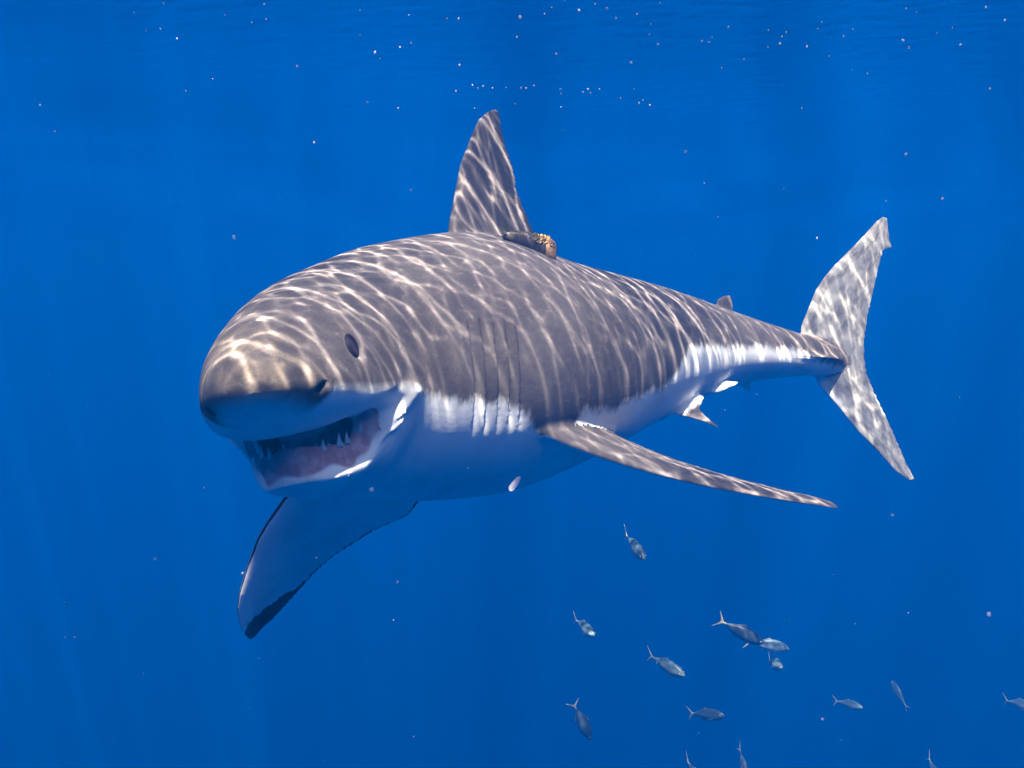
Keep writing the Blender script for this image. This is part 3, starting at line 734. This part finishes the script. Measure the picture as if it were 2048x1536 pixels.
def fishes():
    V,Q,G,Cl=fish_mesh()
    skin=fish_materials(); eye_m=plain('fish_eye',(.01,.01,.015),.25); ring_m=plain('fish_eye_ring',(.62,.62,.55),.35)
    me0=None
    bm=bmesh.new(); bmesh.ops.create_uvsphere(bm,u_segments=14,v_segments=8,radius=1); em=bpy.data.meshes.new('pupil'); bm.to_mesh(em); bm.free(); em.materials.append(eye_m)
    em2=em.copy(); em2.name='eye'; em2.materials.clear(); em2.materials.append(ring_m)
    L=.44
    # head (snout) and tail root in the frame, distance of the middle, is the head nearer?, label
    spots=[((1285,1113),(1257,1076),5.6,1,'pale striped jack alone, uppermost of the school, just below the shark'),
           ((1184,1268),(1156,1243),6.2,1,'jack with a white band of light round its middle, tail straight up, below the belly'),
           ((1524,1286),(1449,1247),5.6,1,'large dark jack swimming down, its head overlapping a bright one'),
           ((1578,1298),(1500,1283),6.4,1,'bright silvery jack half hidden behind the head of the large dark one'),
           ((1361,1347),(1309,1318),5.6,1,'banded jack with pale snout, between the large dark jack and the yellow-tailed one'),
           ((1560,1334),(1541,1322),6.4,1,'small jack facing us with a bright face, under the bright silvery one'),
           ((1181,1478),(1150,1414),6.6,1,'dark jack diving steeply, yellow tail up, lowest at the bottom of the school'),
           ((1443,1431),(1388,1428),6.6,1,'dark jack seen from the side with an open pale yellow forked tail'),
           ((1718,1414),(1682,1404),8.4,1,'faint hazy jack, eye showing, beside another faded one'),
           ((1788,1370),(1806,1404),8.8,-1,'faded jack turned away with only a thin tail and a pale back showing'),
           ((2064,1416),(2022,1405),6.6,1,'bright jack cut off by the right edge of the view'),
           ((1494,1560),(1483,1512),6.4,1,'jack at the lower edge of the view, only its back and upright tail in sight'),
           ((1405,1568),(1378,1532),6.0,1,'jack mostly below the lower edge, just the pale tip of its tail visible'),
           ((1876,1566),(1862,1528),6.6,1,'jack under the lower edge at the far end from the shark, greenish tail tip visible')]
    rng=random.Random(3)
    for k,(h,t,D,near,label) in enumerate(spots):
        D*=1.38
        a=point(h[0],h[1],D); b=point(t[0],t[1],D); pr=(b-a)
        want=L*.80; dd=math.sqrt(max(.0,want**2-pr.length**2))*near
        view=((a+b)*.5).normalized()
        ax=(pr+view*dd).normalized(); mid=(a+b)*.5; start=mid-ax*(.43*L)
        up=Vector((rng.uniform(-.12,.12),0,1)); Y=up.cross(ax).normalized(); Z=ax.cross(Y)
        # matrix: x = tailwards, y, z = back
        M=Matrix((ax,Y,Z)).transposed().to_4x4(); M.translation=start
        # bend: each fish gets its own swimming curve
        A=rng.uniform(-.10,.10); W=V.copy()
        W[:,1]+=A*np.clip(W[:,0]-.25,0,None)**2*1.2
        o=mesh_object('fish',W*L,Q,skin); o.matrix_world=M
        fattr(o.data,'rest',V,'FLOAT_VECTOR'); fattr(o.data,'gold',G); fattr(o.data,'clear',Cl); fattr(o.data,'bright',[(.45,.75,0.,1.,.45,.8,0.,.1,.5,.45,.9,.2,.5,.3)[k]]*len(V))
        tag(o,label,'fish','school of jacks below the shark')
        if k<11:
            for s in (1,-1):
                e=bpy.data.objects.new('eye',em2); COL.objects.link(e); e.parent=o; e.location=(.085*L,s*.056*L,.014*L); e.scale=(.019*L,.008*L,.019*L)
                p=bpy.data.objects.new('pupil',em); COL.objects.link(p); p.parent=e; p.location=(0,s*.45,0); p.scale=(.62,.8,.62)
# ================================================================== specks in the water
def specks():
    rng=random.Random(21)
    nt=NT('speck'); p=nt.n('BsdfPrincipled'); p.inputs['Base Color'].default_value=(.55,.53,.62,1); p.inputs['Roughness'].default_value=.5
    tl=nt.n('BsdfTranslucent'); tl.inputs[0].default_value=(.5,.47,.58,1); mx=nt.n('MixShader'); mx.inputs[0].default_value=.4
    nt.link(p.outputs[0],mx.inputs[1]); nt.link(tl.outputs[0],mx.inputs[2])
    tr=nt.n('BsdfTransparent'); m2=nt.n('MixShader'); nt.link(nt.math('SUBTRACT',1.0,nt.attr('veil')),m2.inputs[0])
    nt.link(mx.outputs[0],m2.inputs[1]); nt.link(tr.outputs[0],m2.inputs[2]); nt.link(m2.outputs[0],nt.out.inputs[0])
    seen=[(110,263,3.5,.6),(292,62,3,.8),(354,77,3,.7),(450,30,2.4,.7),(528,8,3,.8),(594,132,4.5,.35),(735,204,4.5,.5),(720,70,2.6,.8),(750,104,4,.7),(760,117,3,.7),(720,20,3,.8),(800,94,3,.8),(796,216,3,.9),(818,30,2.5,.7),(894,37,3,.7),(919,130,4,.9),(917,37,2.5,.8),(912,182,2.5,.8),(945,170,2.4,.7),(956,176,3,.8),(966,172,2.4,.7),(985,176,2.4,.8),(1012,175,2.6,.8),(1042,176,4,.8),(1052,176,3.4,.8),(1068,171,2.6,.8),(1120,178,3.2,.9),(1122,187,2.6,.8),(1166,184,2.6,.8),(1176,178,3,.9),(1181,186,3,.8),(1199,178,3,.9),(1241,196,2.6,.8),(1278,206,3,.8),(1286,200,2.4,.7),(1300,210,2.4,.6),(1158,20,3.8,.8),(1214,17,4.5,.9),(1190,8,2.8,.7),(1232,36,3.4,.6),(1262,125,4.5,.4),(1316,88,3.4,.5),(1302,48,2.6,.7),(1274,28,2.6,.6),(1404,82,3,.7),(1418,84,3,.7),(1424,74,2.6,.7),(1457,54,4,.6),(1488,118,3,.8),(1536,94,2.4,.6),(1560,87,3.6,.8),(1564,73,2.4,.6),(1614,93,3.4,.9),(1537,60,2.4,.6),(1644,44,3,.7),(1687,72,2.6,.6),(1706,58,2.6,.6),(1735,147,3.4,.4),(1806,80,4,.7),(1818,95,5.5,.6),(1874,66,2.6,.6),(1905,55,2.4,.6),(1921,89,3.4,.8),(1980,177,4,.5),(1972,14,4,.5),(2010,40,3,.5),(468,474,8,.22),(1409,366,3,.9),(1885,397,5,.55),(1371,303,5,.4),(1634,476,3,.8),(1568,377,2.6,.6),(1772,402,3,.5),(1812,308,5,.3),(795,1164,5,.3),(743,979,9,.22),(697,951,3.4,.8),(1645,1438,7,.4),(1978,1228,9,.2),(787,1240,2.4,.6),(310,1118,6,.16),(1785,1030,6,.2),(485,1146,4,.5),(1165,870,2.4,.6),(936,936,2.4,.6),(822,380,5,.2),(80,210,3,.3),(1040,34,6,.35),(1450,820,3,.4)]
    for _ in range(30): seen.append((rng.uniform(200,2040),abs(rng.gauss(0,85)),rng.uniform(1.5,3.0),rng.uniform(.3,.8)))
    for _ in range(40): seen.append((rng.uniform(0,2040),rng.uniform(150,1530),rng.uniform(1.4,2.2),rng.uniform(.2,.6)))
    def ball(r,px,py,D,stretch=1.,tilt=0.):
        bm=bmesh.new(); bmesh.ops.create_icosphere(bm,subdivisions=2,radius=r); c=point(px,py,D)
        V=np.array([v.co for v in bm.verts]); Fq=[tuple(v.index for v in f.verts) for f in bm.faces]; bm.free()
        V=V*(1+.18*np.array([[rng.uniform(-1,1)] for _ in range(len(V))])); V[:,0]*=stretch
        ca,sa=math.cos(tilt),math.sin(tilt); x=V[:,0]*ca-V[:,2]*sa; z=V[:,0]*sa+V[:,2]*ca; V=np.stack([x,V[:,1],z],1)
        return V+np.array(c),Fq
    Vs=[];Qs=[];veil=[];o=0
    for (px,py,dia,al) in seen:
        D=rng.uniform(1.0,1.7)
        ray_z=at(px,py,1.)[2]
        D=min(D,.60/max(ray_z,.05)) if ray_z>0 else D
        v,q=ball(dia*.46*D/F,px,py,D,rng.uniform(1,1.6),rng.uniform(0,3)); Vs.append(v); Qs+= [tuple(i+o for i in f) for f in q]; o+=len(v); veil+=[al*.58]*len(v)
    ob=mesh_object('plankton',np.concatenate(Vs),Qs,nt.m); fattr(ob.data,'veil',veil); tag(ob,kind='stuff')
    # a drifting gelatinous scrap in front of the belly
    V=[];Q=[];n=12;sc_=[(0,.3),(.06,.75),(.18,1.),(.5,1.),(.8,.8),(.95,.45),(1,.15)]
    a=point(1019,981,1.5); b=point(1041,953,1.5); X=(b-a); L=X.length; X.normalize(); Y=Vector((0,1,0)); Y=(Y-X*Y.dot(X)).normalized(); Z=X.cross(Y); w=.0048
    for t,r in sc_:
        for i in range(n):
            g=2*math.pi*i/n; V.append(X*(t*L)+(Y*math.cos(g)+Z*math.sin(g))*(w*r))
    for j in range(len(sc_)-1):
        for i in range(n): Q.append((j*n+i,j*n+(i+1)%n,(j+1)*n+(i+1)%n,(j+1)*n+i))
    o2=mesh_object('jelly_fragment',V,Q,nt.m); o2.location=a; fattr(o2.data,'veil',[.26*(1-.7*(i//n)/6) for i in range(len(V))])
    tag(o2,'tiny pale pink translucent rod drifting in front of the white belly','jelly')
# ================================================================== build
build_water(); build_surface()
shark(); tracking_tag(); fishes(); specks()
build_haze()
